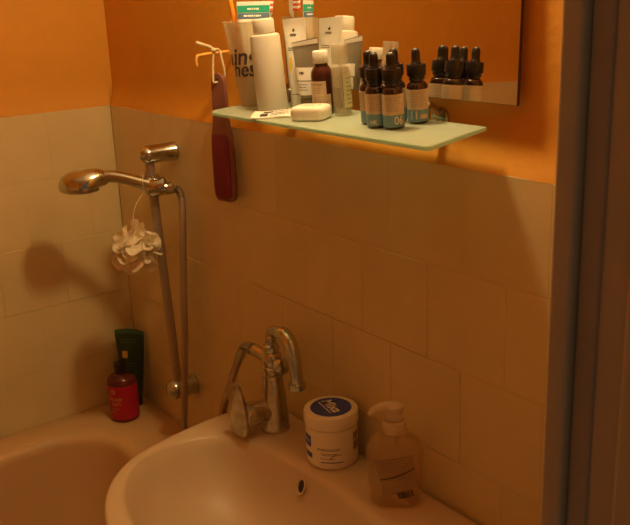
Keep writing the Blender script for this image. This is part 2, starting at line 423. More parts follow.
# ------------------------------------------------------------------ shower
RXx, RYy = -1.640, -.042
rail = thing('shower_rail', 'slim chrome shower riser rail fixed to the tiles above the tub', 'shower rail', (RXx, 0, H(-.85)))
MB().tube([(0,-.040,-.005),(-.004,-.060,.550)], .0098, 20).build('rail', M['hose'], rail)
def bracket(z, r, dome, e=.0):
    T = Matrix.Translation((0,0,z)) @ Matrix.Rotation(PI/2,4,'X')
    p = [(r*1.0,.0),(r*1.04,.001),(r*1.04,.005),(r,.006),(r,.050+e)] + [(r*math.cos(a), .050 + e + dome*math.sin(a)) for a in (PI/12*k for k in range(1,6))] + [(0,.050+e+dome)]
    return MB().lathe(p, 32, T, cap1=False)
bracket(.541,.0190,.021,.011).build('upper_bracket', M['chrome'], rail)
bracket(.010,.0225,.020).build('lower_bracket', M['chrome'], rail)
sl = MB(); zc = .478
sl.lathe([(.010,zc-.020),(.0155,zc-.020),(.0165,zc-.016),(.0165,zc+.016),(.0155,zc+.020),(.010,zc+.020)], 28, Matrix.Translation((-.003,-.058,0)))
sl.build('slider', M['chrome'], rail)
MB().lathe([(.008,.012),(.0125,.016),(.0135,.028),(.011,.034),(.0,.035)], 24, Matrix.Translation((-.003,-.058,zc+.010)) @ Matrix.Rotation(-PI/2,4,'Y'), cap1=False).build('clamp_knob', M['chrome'], rail)
# holder cradle on the right of the rail
hx = .034
MB().lathe([(.0150,-.016),(.0185,-.016),(.0190,-.010),(.0190,.012),(.0175,.017),(.0150,.017)], 28, Matrix.Translation((.020,-.056,.476)) @ Matrix.Rotation(-.594,4,'Z') @ Matrix.Rotation(math.radians(100),4,'X'), cap0=False, cap1=False).build('handset_cradle', M['chrome'], rail)

hand = thing('hand_shower', 'chrome hand shower with drop shaped head clipped to the rail', 'hand shower', (-1.619,-.054,H(-.374)), (0,0,-.594))
hp = [(0,.016,-.003),(0,0,0),(-.001,-.035,.010),(-.002,-.070,.021),(-.003,-.100,.026),(-.004,-.122,.022)]
MB().tube(hp, [.0118,.0132,.0128,.0120,.0125,.0150], 22, smooth=7).build('handle', M['chrome'], hand)
hd = []
cx_, cy_, cz_ = -.004, -.158, .014
for t, s_, z in ((0,.96,-.015),(.2,1.02,-.012),(.4,1.04,-.006),(.6,1.0,.003),(.75,.86,.014),(.87,.62,.0215),(.95,.36,.025),(1,.05,.026)):
    ring = []
    for k in range(40):
        a = 2*PI*k/40; rx = .0365*s_; ry = .047*s_
        x = rx*math.cos(a); y = ry*math.sin(a)
        if y > 0: x *= 1 - .45*(y/.045)**1.5; y *= 1.18
        zz = z + (.012*(y/.05) if y > 0 else 0.)
        ring.append((cx_ + x + y*.1, cy_ + y, cz_ + zz - .10*(y+.04)*0))
    hd.append(ring)
MB().rings(hd).build('head', M['chrome'], hand, sharp=60)
MB().lathe([(.0,-.0175),(.026,-.0175),(.029,-.0155),(.029,-.012)], 36, Matrix.Translation((cx_-.001,cy_-.003,cz_)) @ Matrix.Diagonal((1.08,1.3,1,1)), cap0=False).build('spray_face', M['limed'], hand)
MB().lathe([(.0105,-.008),(.0130,-.006),(.0130,.010),(.0110,.012)], 12, Matrix.Translation((0,.022,-.004)) @ Matrix.Rotation(math.radians(100),4,'X')).build('hose_nut', M['chrome'], hand)

hose = thing('shower_hose', 'flexible ribbed metal shower hose hanging between hand shower and tap', 'hose', (-1.48,-.05,H(-.945)))
hp = [(-1.606,.006,-.3815),(-1.598,.0075-.018,-.392),(-1.586,-.026,-.425),(-1.573,-.040,-.500),(-1.572,-.044,-.60),(-1.579,-.047,-.70),(-1.590,-.052,-.82),(-1.592,-.060,-.905),(-1.560,-.07,-.944),(-1.50,-.078,-.950),(-1.44,-.08,-.925),(-1.395,-.085,-.85),(-1.373,-.084,-.780),(-1.366,-.067,-.725),(-1.352,-.054,-.676),(-1.318,-.058,-.637),(-1.268,-.071,-.6205)]
hp[0:4] = [(-1.6015,-.0275,-.3795),(-1.596,-.0205,-.386),(-1.587,-.022,-.412),(-1.576,-.032,-.475)]
P_ = [(x+1.48, y+.05, z+.945) for x, y, z in hp]
hm = MB().tube(P_, .0078, 12, smooth=34)
# metal ribbing: ring radii alternate along the hose
n_ = 12; nr = len(hm.v)//n_
for k in range(nr):
    c = sum((Vector(hm.v[k*n_+i]) for i in range(n_)), Vector())/n_
    f = .92 if k % 2 else 1.03
    for i in range(n_): hm.v[k*n_+i] = tuple(c + (Vector(hm.v[k*n_+i])-c)*f)
hm.build('hose_coil', M['hose'], hose, sharp=80)
MB().tube([P_[-3], P_[-2], P_[-1]], [.0085,.0105,.0115], 16).build('end_nut', M['chrome'], hose)

# ------------------------------------------------------------------ bath puff
pf = thing('bath_puff', 'cream ruffled net bath puff hanging by a thread from hand shower', 'bath puff', (-1.630,-.116,H(-.494)))
mb = MB(); rp = random.Random(5)
for k in range(34):
    z = 1 - 2*(k+.5)/34; ph = k*2.39996; q = math.sqrt(max(0,1-z*z))
    d = Vector((q*math.cos(ph), q*math.sin(ph), z))
    a = Matrix.Rotation(rp.random()*2*PI,3,d) @ d.orthogonal().normalized()
    nrm = (a + d*rp.uniform(.1,.9)).normalized(); b = nrm.cross(d).normalized(); c = b.cross(nrm)
    Rr = rp.uniform(.020,.029); ctr = d*rp.uniform(.024,.031); w1, w2 = rp.random()*6, rp.random()*6
    nr, na = 6, 30; vs = [tuple(ctr)]; fs = []
    for i in range(1,nr+1):
        t = i/nr
        for m_ in range(na):
            an = 2*PI*m_/na
            rr = Rr*t*(1+.10*math.sin(3*an+w1))
            hh = .0065*t*t*math.sin(2*an+w2) + .0030*t**3*math.sin(5*an+w1) + .006*t*t
            vs.append(tuple(ctr + b*(rr*math.cos(an)) + c*(rr*math.sin(an)) + nrm*hh))
    for m_ in range(na): fs.append((0, 1+m_, 1+(m_+1)%na))
    for i in range(nr-1):
        for m_ in range(na):
            A_, B2 = 1+i*na+m_, 1+i*na+(m_+1)%na; fs.append((A_, A_+na, B2+na, B2))
    mb.add(vs, fs)
mb.lathe([(.0,-.034),(.018,-.029),(.030,-.016),(.034,0),(.030,.016),(.018,.029),(0,.034)], 20, cap0=False, cap1=False)
mb.build('netting', M['net'], pf, sharp=180)
cth = Vector((-.0065,.037,.1295)); nth = Vector((.81,-.58,0))
loop = [cth + nth*.0150*math.sin(a) - Vector((0,0,1))*.0150*math.cos(a) for a in (2*PI*k/12 for k in range(13))]
MB().tube([(0,0,.03),(.002,.005,.08)] + [tuple(q) for q in loop], .0007, 8).build('hanging_thread', M['string'], pf)

# ------------------------------------------------------------------ bottles on the tub ledge
rb = thing('shampoo_bottle', 'red labelled round bottle with black cap standing in front of green tube', 'bottle', (-1.842,-.088,TR))
rb.rotation_euler.z = FACE - .2; rb.scale = (1,1,.92)
MB().lathe([(.0,.001),(.030,.0),(.0335,.003),(.0345,.008),(.0345,.104),(.0325,.114),(.026,.122),(.0165,.127),(.0135,.129),(.0135,.134),(0,.134)], 44, cap0=False, cap1=False).build('body', M['redbody'], rb)
MB().lathe([(.0,.130),(.0145,.130),(.0150,.132),(.0150,.155),(.0142,.157),(.0,.157)], 30, cap0=False, cap1=False).build('cap', M['blackplastic'], rb)
lb = band(.0345,.009,.102,0,2*PI,48,.0004).build('label', M['red'], rb)
f = cyl(.0349, -PI/2-.35)
pm = text_mb('smooth', .0155, lambda u, v: f(u, v+.068), bold=.0)
pm = text_mb('curl', .0155, lambda u, v: f(u+.007, v+.055), pm)
lines(pm, f, -.018, .018, (.041,.035,.029), .0012, seed=4)
for k in range(24):
    a0, a1 = 2*PI*k/24, 2*PI*(k+1)/24
    pm.add([f(.0075*math.cos(a0), .087+.0055*math.sin(a0)), f(.0075*math.cos(a1), .087+.0055*math.sin(a1)), f(.0050*math.cos(a1), .087+.0033*math.sin(a1)), f(.0050*math.cos(a0), .087+.0033*math.sin(a0))], [(0,1,2,3)])
pm.build('label_print', M['gold'], lb)

def squeeze_tube(L, r, w, z0=0., n=40, top_flat=.010, droop=0.):
    """sections of a tube standing on its cap: round below, crimped flat on top"""
    secs = []
    for k in range(15):
        t = k/14
        e = max(0, min(1, t*1.05)); a = r + (w/2-r)*(e**.8); b = max(.0009, r*(1-e**1.7))
        z = z0 + t*(L-z0-top_flat); secs.append((a, b, z))
    secs.append((w/2, .0009, L))
    return secs
def ell(secs, n=44, crown=None):
    out = []
    for a, b, z in secs: out.append([(a*math.cos(2*PI*i/n), b*math.sin(2*PI*i/n), z + (crown(a*math.cos(2*PI*i/n), z) if crown else 0)) for i in range(n)])
    return out
def front_of(secs, side=-1, crown=None):
    def fn(u, z):
        zz = z
        for (a0,b0,z0), (a1,b1,z1) in zip(secs, secs[1:]):
            if z0 <= zz <= z1 or (zz < secs[0][2]) or (z1 == secs[-1][2]):
                t = min(1, max(0, (zz-z0)/(z1-z0))); a = a0+(a1-a0)*t; b = b0+(b1-b0)*t; break
        q = max(0, 1-(u/a)**2)
        return (u, side*(b*math.sqrt(q)+.0004), z + (crown(u, z) if crown else 0))
    return fn
gt = thing('shampoo_tube', 'dark green squeeze tube standing on its cap in the tiled corner', 'tube', (-1.8935,-.0385,TR))
gt.rotation_euler = (Matrix.Rotation(.05,3,'Y') @ Matrix.Rotation(FACE-.15,3,'Z')).to_euler()
sc_ = squeeze_tube(.199,.021,.074,.028)
cw = lambda x, z: .0055*(1-(x/.037)**2)*(z/.199)**6
MB().rings(ell(sc_, 44, cw)).build('tube_body', M['green'], gt)
MB().lathe([(.0,.0),(.0185,.0),(.0195,.002),(.0200,.028),(.0,.029)], 32, cap0=False, cap1=False).build('cap', M['blackplastic'], gt)
f = front_of(sc_, -1, cw); pm = MB(); strip(pm,-.0362,.0362,.189,.1982,f,16)
pm.build('crimp', M['greenlight'], gt)
pm = MB(); strip(pm,-.019,-.005,.130,.147,f,6); pm.build('gold_badge', M['gold'], gt)
pm = MB(); lines(pm,f,-.022,.024,(.174,.168,.118,.110,.102,.094,.060,.054),.0022,seed=9); pm.build('label_print', M['greenlight'], gt)

# ------------------------------------------------------------------ jar and soap dispenser on the basin
DK = SZ + .0004
jar = thing('cream_jar', 'white round cream jar with blue lid disc on the basin', 'jar', (-1.060,-.056,DK))
jar.rotation_euler.z = FACE
MB().lathe([(.0,.002),(.038,.001),(.041,.0),(.0430,.003),(.0438,.008),(.0438,.0685),(.0415,.071),(.0415,.074),(0,.074)], 56, cap0=False, cap1=False).build('jar_body', M['jar'], jar)
ld = MB().lathe([(.0,.0715),(.0440,.0715),(.0455,.0725),(.0458,.075),(.0458,.0900),(.0445,.0935),(.0415,.0945),(.0,.0945)], 56, cap0=False, cap1=False).build('lid', M['jar'], jar)
dc = MB().lathe([(.0,.0949),(.0345,.0949),(.0348,.0944)], 56, cap0=False, cap1=False).build('lid_disc', M['navy'], ld)
ang = -1.12
def top(u, v):
    return (u*math.cos(ang) - v*math.sin(ang) + .001, u*math.sin(ang) + v*math.cos(ang) + .003, .0953)
pm = text_mb('Mixa', .0255, top, shear=.15, bold=.0004); pm.add([top(-.024,-.012), top(.024,-.012), top(.022,-.0137), top(-.022,-.0137)], [(0,1,2,3)])
pm.build('lid_lettering', M['whiteprint'], ld)
f = cyl(.0438, -PI/2)
pm = MB(); strip(pm,-.062,-.040,.036,.056,f,12); strip(pm,-.058,-.038,.016,.026,f,12)
jb = pm.build('side_panel', M['navy'], jar)
pm = text_mb('Mixa', .0075, lambda u, v: cyl(.0438,-PI/2,.0006)(u-.050, v+.047)); pm.build('panel_lettering', M['whiteprint'], jb)
pm = MB(); strip(pm,.040,.056,.028,.044,f,10); strip(pm,.040,.056,.046,.060,f,10); pm.build('text_panel', M['greyprint'], jar)
pm = MB()
for u0, u1, v in ((-.026,.014,.0385),(-.028,.012,.0362),(-.020,.010,.030),(-.018,.016,.0275),(-.022,.004,.021)): strip(pm,u0,u1,v-.0006,v+.0006,f,12)
for k in range(8):
    t = k/8; strip(pm, -.006+t*.012, -.004+t*.012, .020+t*.010, .022+t*.010, f, 2)
pm.build('fine_print', M['greyprint'], jar)
pm = MB(); strip(pm,-.020,.018,.0135,.0152,f,12); pm.build('underline', M['navy'], jar)

sd = thing('soap_dispenser', 'clear plastic pump soap dispenser with barcode sticker beside the cream jar', 'soap dispenser', (-.893,-.064,DK))
sd.rotation_euler.z = FACE - .12
def dsec(s=1.):
    S = []
    for a, b, z in ((.030,.016,.0),(.036,.0215,.002),(.039,.0235,.008),(.0405,.0245,.03),(.0425,.0250,.06),(.0435,.0250,.082),(.0425,.0245,.094),(.0385,.0230,.104),(.030,.0205,.112),(.020,.0175,.118),(.0155,.0155,.121),(.0145,.0145,.124)):
        S.append((a*s, b*s, z))
    return S
def sell(S, e=.72, n=52):
    return [[(a*math.copysign(abs(math.cos(2*PI*i/n))**e, math.cos(2*PI*i/n)), b*math.copysign(abs(math.sin(2*PI*i/n))**e, math.sin(2*PI*i/n)), z) for i in range(n)] for a, b, z in S]
MB().rings(sell(dsec())).build('bottle', M['dispenser'], sd)
MB().rings(sell([(a-.002,b-.002,max(.003,min(z,.110))) for a, b, z in dsec() if z < .113])).build('liquid_soap', M['liquid'], sd)
MB().lathe([(.0,.120),(.0172,.120),(.0180,.122),(.0180,.133),(.0165,.137),(.010,.139),(.0,.139)], 36, cap0=False, cap1=False).build('collar', M['pump'], sd)
pu = MB().lathe([(.0055,.136),(.0055,.140),(.0125,.141),(.0132,.144),(.0128,.153),(.0135,.156),(.0155,.158),(.0150,.163),(.010,.1665),(.0,.1675)], 30, cap1=False)
pu.tube([(.006,-.001,.1605),(-.012,-.003,.1625),(-.024,-.005,.160),(-.033,-.006,.154),(-.036,-.0065,.149)], [.0085,.0075,.0062,.0050,.0045], 16)
pu.build('pump_head', M['pump'], sd)
MB().tube([(0,0,.125),(.002,0,.08),(.006,0,.01)], .002, 10).build('dip_tube', M['pump'], sd)
def dfront(u, v):
    S = dsec()
    for (a0,b0,z0), (a1,b1,z1) in zip(S, S[1:]):
        if z0 <= v <= z1: t = (v-z0)/(z1-z0); a = a0+(a1-a0)*t; b = b0+(b1-b0)*t; break
    c = min(.999,abs(u)/a)**(1/.72); y = b*max(0,1-c*c)**(.36)
    return (u, -y-.0004, v)
def dl(u, v): # the sticker sits a little askew
    return dfront(u*math.cos(.20)-v*math.sin(.20)+.004, .059+u*math.sin(.20)+v*math.cos(.20))
pm = MB(); strip(pm,-.029,.029,-.029,.029,dl,16)
st = pm.build('sticker', M['plabel'], sd)
dl2 = lambda u, v: tuple(Vector(dl(u, v)) + Vector((0,-.0003,0)))
pm = MB()
for k in range(16):
    u0 = -.027+.054*k/16; u1 = u0+.054/16; c0 = -.004+.010*((k/16)**2); c1 = -.004+.010*(((k+1)/16)**2)
    pm.add([dl2(u0,c0-.0012), dl2(u1,c1-.0012), dl2(u1,c1+.0012), dl2(u0,c0+.0012)], [(0,1,2,3)])
pm.build('sticker_line', M['print'], st)
pm = MB(); lines(pm,dl2,-.026,.027,(.024,.020,.016,.012,-.010,-.014),.0009,seed=21); lines(pm,dl2,.012,.026,(-.018,-.022),.0015,seed=22); pm.build('fine_print', M['greyprint'], st)
pm = MB(); xs = -.006; rb_ = random.Random(3)
while xs < .018:
    w_ = rb_.choice((.0010,.0016,.0024)); strip(pm,xs,xs+w_,-.041,-.029,dl2,2); xs += w_ + rb_.choice((.0009,.0016))
pm.build('barcode', M['print'], sd)

# ------------------------------------------------------------------ mirror, shelf, lamp
mt = math.radians(1.4)
mir = thing('wall_mirror', 'rectangular frameless mirror on the orange wall behind the shelf bottles', 'mirror', (-1.008,-.0045,H(-.146)))
mir.rotation_euler = (-mt,0,0)
MB().box(-.281,.281,.0015,.0060,0,.345,bev=.0006).build('backing', M['mirror_edge'], mir)
MB().add([(-.2805,.0012,.0006),(.2805,.0012,.0006),(.2805,.0012,.3444),(-.2805,.0012,.3444)],[(0,1,2,3)]).build('mirror_glass', M['mirror'], mir)

shelf = thing('glass_shelf', 'frosted glass shelf on chrome brackets crowded with toiletries under the mirror', 'shelf', (-1.01,-.010,H(-.1747)))
shelf.rotation_euler = (TILT,0,0)
def shelf_outline(ins=0.):
    pts = [(.240-ins,-ins),(-.256+ins,-ins)]
    def corner(cx, cy, r, a0, a1): return [(cx + r*math.cos(a0+(a1-a0)*k/6), cy + r*math.sin(a0+(a1-a0)*k/6)) for k in range(7)]
    pts += corner(-.232,-.100,.024-ins,PI,1.5*PI) + corner(.253,-.117,.007-ins*.5,1.5*PI,2*PI)
    return pts
ot = shelf_outline(); it = shelf_outline(.0015)
mb = MB(); n0 = len(ot)
rings = [[(x,y,-.0058) for x,y in it],[(x,y,-.0045) for x,y in ot],[(x,y,-.0013) for x,y in ot],[(x,y,0) for x,y in it]]
mb.rings(rings); 
for i, fc in enumerate(mb.f):
    if i < 3*n0: mb.m[i] = 1
mb.build('glass_plate', [M['shelfglass'], M['shelfedge']], shelf, sharp=25)
def shelf_bracket(x):
    T = Matrix.Translation((x,.0235,-.004)) @ Matrix.Rotation(PI/2-TILT,4,'X')
    b = MB().lathe([(.0,-.003),(.017,-.003),(.0175,.0),(.0155,.004),(.008,.006),(0,.006)], 28, T, cap0=False, cap1=False)
    b.tube([(x,.018,.004),(x,.008,.017),(x,.000,.019),(x,-.0035,.012),(x,-.0040,.0015)], [.0045,.0048,.0048,.0045,.0050], 14)
    b.tube([(x,.019,-.007),(x,.008,-.013),(x,.000,-.012),(x,-.0040,-.0063)], .0042, 14)
    return b.build('bracket', M['chrome'], shelf)
shelf_bracket(.134); shelf_bracket(-.190)

lamp = thing('wall_lamp', 'warm globe wall lamp mounted on the orange wall above the mirror', 'lamp', (-1.0,.0145,H(.375)))
MB().lathe([(.0,0),(.045,0),(.045,.008),(.03,.015),(0,.016)], 32, Matrix.Rotation(PI/2,4,'X'), cap0=False, cap1=False).build('backplate', M['brass'], lamp)
MB().tube([(0,-.014,0),(0,-.06,.028),(0,-.115,.032),(0,-.1405,.016)], .006, 14).build('arm', M['brass'], lamp)
MB().lathe([(.045*math.sin(PI*k/16), -.04-.045*math.cos(PI*k/16)+.012) for k in range(17)], 32, Matrix.Translation((0,-.1405,0)), cap0=False, cap1=False).build('globe', M['bulb'], lamp)

# ------------------------------------------------------------------ foot file on its hook
hk = tag(MB().tube([(0,.0146,0),(0,-.03,-.001),(0,-.060,-.003),(0,-.0655,-.006),(0,-.067,-.014),(0,-.066,-.021)], [.0028,.0028,.0028,.0028,.0026,.0022], 14).build('wall_hook', M['hook'], None, loc=(-1.404,0,H(-.0995))),
         'thin orange painted bent hook sticking out of the wall left of shelf', 'hook')
ff = thing('foot_file', 'maroon foot file with dark red abrasive pad hanging from the hook', 'foot file', (-1.402,-.025,H(-.374)))
ff.rotation_euler = (Matrix.Rotation(.0,3,'X') @ Matrix.Rotation(.24,3,'Z')).to_euler()
def wfile(z):   # half width along the file
    pts = [(0,.016),(.004,.0225),(.012,.0265),(.03,.0280),(.10,.0275),(.125,.0255),(.142,.0205),(.16,.0180),(.20,.0172),(.222,.0162),(.230,.0135),(.236,.007),(.238,.001)]
    for (a,b), (c,d) in zip(pts, pts[1:]):
        if a <= z <= c: return b + (d-b)*(z-a)/(c-a)
    return .001
zs = [0,.002,.004,.008,.012,.02,.03,.06,.10,.125,.134,.142,.15,.16,.20,.215,.222,.226,.230,.233,.236,.238]
outl = [(wfile(z), z) for z in zs] + [(-wfile(z), z) for z in reversed(zs)]
bm = bmesh.new()
vo = [bm.verts.new((x,-.004,z)) for x, z in outl]; vh = [bm.verts.new((.0042*math.cos(2*PI*k/16), -.004, .2235+.0042*math.sin(2*PI*k/16))) for k in range(16)]
eds = [bm.edges.new((L[i], L[(i+1)%len(L)])) for L in (vo, vh) for i in range(len(L))]
bmesh.ops.triangle_fill(bm, use_beauty=True, edges=eds)
ex = bmesh.ops.extrude_face_region(bm, geom=bm.faces[:])
for v in [g for g in ex['geom'] if isinstance(g, bmesh.types.BMVert)]: v.co.y += .008
bmesh.ops.recalc_face_normals(bm, faces=bm.faces[:]); bm.verts.index_update()
mb = MB().add([v.co[:] for v in bm.verts], [[v.index for v in f_.verts] for f_ in bm.faces]); bm.free()
pd = mb.build('paddle', M['maroon'], ff)
bv = pd.modifiers.new('bevel', 'BEVEL'); bv.width = .0018; bv.segments = 2; bv.limit_method = 'ANGLE'; bv.angle_limit = .9
pz = [(.0175,.010),(.0205,.016),(.0215,.03),(.0215,.09),(.0205,.116),(.0175,.124),(.012,.127)]
po = [(.010,.006)] + pz; pr = [(-x,z) for x,z in reversed(po)]
pts = po + pr; n0 = len(pts)
MB().rings([[(x-.002,-.0035,z) for x,z in pts],[(x-.002,-.0056,z) for x,z in pts],[(x*.95-.002,-.0062,.066+(z-.066)*.98) for x,z in pts]]).build('abrasive_pad', M['pad'], ff)
cs = MB()
cs.tube([(-.003,-.0105,.223),(-.004,-.008,.245),(-.003,-.006,.270),(-.001,-.004,.2785),(.001,.002,.2800),(.003,.006,.275),(.006,.006,.262),(.009,.008,.238),(.003,.0075,.2245),(.0,.0,.2225),(-.003,-.008,.2215),(-.003,-.0105,.223)], .0019, 10)
cs.tube([(-.001,-.005,.2765),(-.004,-.011,.2845),(-.010,-.022,.289),(-.016,-.034,.294)], [.0022,.0028,.0030,.0032], 10)
cs.lathe([(.0,-.0045),(.0035,-.003),(.005,0),(.0035,.003),(0,.0045)], 12, Matrix.Translation((-.001,-.006,.279)), cap0=False, cap1=False)
cs.build('cord', M['string'], ff)

# ------------------------------------------------------------------ things on the shelf
GD = 'amber dropper bottles on the glass shelf'
def make_dropper():
    root = thing('dropper_bottle', '', 'dropper bottle', (0,0,0), None, GD)
    MB().lathe([(.0,.001),(.0120,.0),(.0136,.0015),(.0141,.004),(.0141,.0475),(.0134,.0515),(.0110,.0545),(.0088,.0560),(.0085,.060),(.0,.060)], 36, cap0=False, cap1=False).build('vial', M['vial'], root)
    cp = MB().lathe([(.0,.0575),(.0102,.0575),(.0106,.0582),(.0106,.0625),(.0125,.0635),(.0128,.0645),(.0128,.0770),(.0122,.0782),(.0,.0782)], 32, cap0=False, cap1=False).build('screw_cap', M['blackplastic'], root)
    MB().lathe([(.0,.0775),(.0074,.0775),(.0074,.0795),(.0063,.0808),(.0060,.0860),(.0061,.0925),(.0055,.0960),(.0038,.0982),(.0016,.0990),(.0,.0991)], 26, cap0=False, cap1=False).build('dropper_bulb', M['rubber'], root)
    band(.0141,.0195,.0462,0,2*PI,40,.00025).build('paper_label', M['peach'], root)
    band(.0141,.0035,.0195,0,2*PI,40,.00025).build('colour_band', M['teal'], root)
    return root
proto = make_dropper()
def copy_thing(o):
    c = o.copy(); C.objects.link(c)
    for ch in list(o.children):
        d = ch.copy(); C.objects.link(d); d.parent = c
        for g in list(ch.children):
            e = g.copy(); C.objects.link(e); e.parent = d
    return c
spots = [(-.8720,-.0765, FACE+.05, '06', .0050, 'dropper bottle reading 06, frontmost of the five dark droppers on the shelf'),
         (-.8705,-.0335, FACE+.05, '11', -.0080, 'dropper bottle reading 11, rightmost of the dark droppers, nearest the mirror'),
         (-.9000,-.0815, FACE+.05, 'HK', -.0065, 'dropper bottle reading HK, standing left of the one reading 06'),
         (-.9265,-.0690, FACE-.6, None, 0, 'leftmost dark dropper bottle, mostly hidden behind the one reading HK'),
         (-.9045,-.0420, FACE-.3, None, 0, 'dark dropper bottle half hidden between the ones reading 06 and 11')]
droppers = []
for i, s in enumerate(spots): droppers.append(proto if i == 0 else copy_thing(proto))
for o, (x, y, rz, txt, uo, lab) in zip(droppers, spots):
    o.location = on_shelf(x, y); o.rotation_euler = srot(rz); o['label'] = lab
    kids = {c.name.split('.')[0]: c for c in o.children}
    f = cyl(.0141, -PI/2, .0005)
    if txt:
        sz = .0155 if txt != 'HK' else .0085
        text_mb(txt, sz, lambda u, v: f(u*.82+uo, v+.0118 if txt != 'HK' else v+.0085), bold=.0001).build('number_print', M['lightprint'], kids['colour_band'])
    pm = lines(MB(), f, -.0115, .0115, (.0425,.0400,.0375,.0345,.0320,.0295,.0270,.0245), .0006, seed=31 + len(lab) % 5)
    for k in (2.4,):
        g = cyl(.0141, -PI/2+k, .0005); lines(pm, g, -.010, .010, (.042,.0395,.037,.0345,.032,.0295,.027), .0005, seed=40)
    pm.build('fine_print', M['greyprint'], kids['paper_label'])
    if txt == '11':
        pm = MB(); strip(pm,.0005,.0115,.0075,.0130,f,6); pm.build('orange_block', M['peach'], kids['colour_band'])

# tall white bottle
wb = thing('lotion_bottle', 'tall plain white bottle with white cap in front of the beaker', 'bottle', on_shelf(-1.160,-.073), srot(0, 0, -.030))
MB().lathe([(.0,.001),(.020,.0),(.0235,.002),(.0243,.006),(.0238,.06),(.0232,.1125),(.0222,.116),(.0195,.1175),(.0150,.118),(.0150,.120),(0,.120)], 48, cap0=False, cap1=False).build('body', M['frosted'], wb)
MB().lathe([(.0,.1185),(.0162,.1185),(.0168,.1195),(.0166,.1375),(.0158,.1395),(.0140,.1405),(.0,.1405)], 40, cap0=False, cap1=False).build('cap', M['frosted'], wb)

# beaker with brushes and paste
CX, CY = -1.240, -.0515
cup = thing('toothbrush_beaker', 'translucent plastic beaker with dark script lettering at the shelf end', 'beaker', on_shelf(CX,CY), srot(FACE+.12))
def cr_(z): return .0250 + (.0405-.0250)*z/.136
MB().lathe([(.0,.0),(.0230,.0),(.0250,.002),(cr_(.07),.07),(cr_(.132),.132),(cr_(.136)+.0012,.1345),(cr_(.136)+.0012,.136),(cr_(.136)-.001,.136),(cr_(.07)-.0016,.07),(.0238,.004),(.0,.003)], 52, cap0=False, cap1=False).build('beaker_wall', M['cup'], cup)
fcup = lambda u, v: ((cr_(v)+.0004)*math.cos(-PI/2+u/.034), (cr_(v)+.0004)*math.sin(-PI/2+u/.034), v)
pm = text_mb('ing', .038, lambda u, v: fcup(u-.015, v+.081), shear=.25, bold=.0006)
pm = text_mb('hes', .033, lambda u, v: fcup(u-.020, v+.0605), pm, shear=.25, bold=.0006)
pm = text_mb('u', .036, lambda u, v: fcup(u-.0485, v+.079), pm, shear=.25, bold=.0006)
pm.build('lettering', M['print'], cup)

def in_cup(dx, dy, dz): # beaker-local point, image right / depth axes to world
    r = Vector((.6,.8,0)); d = Vector((-.8,.6,0))
    p = Vector((CX,CY,0)) + r*dx + d*dy
    return Vector((p.x, p.y, H(-.175+.06*(p.y+.015)) + dz))
def stick(name, label, cat, p0, p1, roll=0., group=None):
    z = (p1-p0).normalized(); x = Vector((.6,.8,0)); y = z.cross(x).normalized(); x = y.cross(z).normalized()
    R = Matrix((x,y,z)).transposed() @ Matrix.Rotation(roll,3,'Z')
    return thing(name, label, cat, p0, R.to_euler(), group)
t = stick('toothbrush', 'orange toothbrush handle sticking up on the left side of beaker', 'toothbrush', in_cup(-.010,.010,.0055), in_cup(-.032,.0005,.160), 0, 'toothbrushes in the beaker')
MB().tube([(0,0,.002),(0,0,.05),(0,0,.11),(0,0,.159),(0,0,.165)], [.0030,.0034,.0038,.0040,.0028], 16, smooth=4).build('handle', M['orangeplastic'], t)
t = stick('toothbrush', 'toothbrush with red and white striped bristles beside the toothpaste tube', 'toothbrush', in_cup(.009,.010,.0055), in_cup(.0300,.008,.153), 0, 'toothbrushes in the beaker')
MB().tube([(0,0,.002),(0,0,.05),(0,0,.10),(0,0,.132),(0,.0015,.141),(0,.0015,.166),(0,.001,.170)], [.0042,.0045,.0040,.0030,.0045,.0046,.0030], 16, smooth=4).build('handle', M['white'], t)
br = MB(); wh = MB()
for r_ in range(6):
    z0 = .1435 + r_*.0039
    (br if r_ % 2 == 0 else wh).box(-.0052,.0052,-.0125,-.002,z0,z0+.0036,bev=.0006,seg=1)
br.build('red_bristle_tufts', M['redbristle'], t); wh.build('white_bristle_tufts', M['whiteprint'], t)

t = stick('toothpaste_tube', 'white toothpaste tube with green and blue bands standing in the beaker', 'toothpaste', in_cup(.002,-.008,.0055), in_cup(.0045,-.012,.170), .05)
sc_ = squeeze_tube(.159,.0135,.053,.030, top_flat=.006)
MB().rings(ell(sc_)).build('tube_body', M['tubewhite'], t)
MB().lathe([(.0,.0),(.0120,.0),(.0130,.002),(.0135,.030),(.0,.031)], 28, cap0=False, cap1=False).build('cap', M['white'], t)
for side in (-1, 1):
    f = front_of(sc_, side)
    def wid(z): return [a for a, b, zz in sc_ if zz >= z][0]*.985
    pm = MB(); strip(pm,-wid(.142),wid(.142),.142,.153,f,20); pm.build('green_band', M['tpteal'], t)
    pm = MB(); strip(pm,-wid(.132),wid(.132),.1325,.1412,f,20); pm.build('blue_band', M['tpblue'], t)
    f2 = lambda u, v, f=f, side=side: tuple(Vector(f(u,v)) + Vector((0,side*.0005,0)))
    pm = MB()
    lines(pm, f2, -.010,.018,(.1476,),.0028,seed=2); lines(pm, f2, -.016,.022,(.1370,),.0026,seed=6); pm.build('band_print', M['whiteprint'], t)

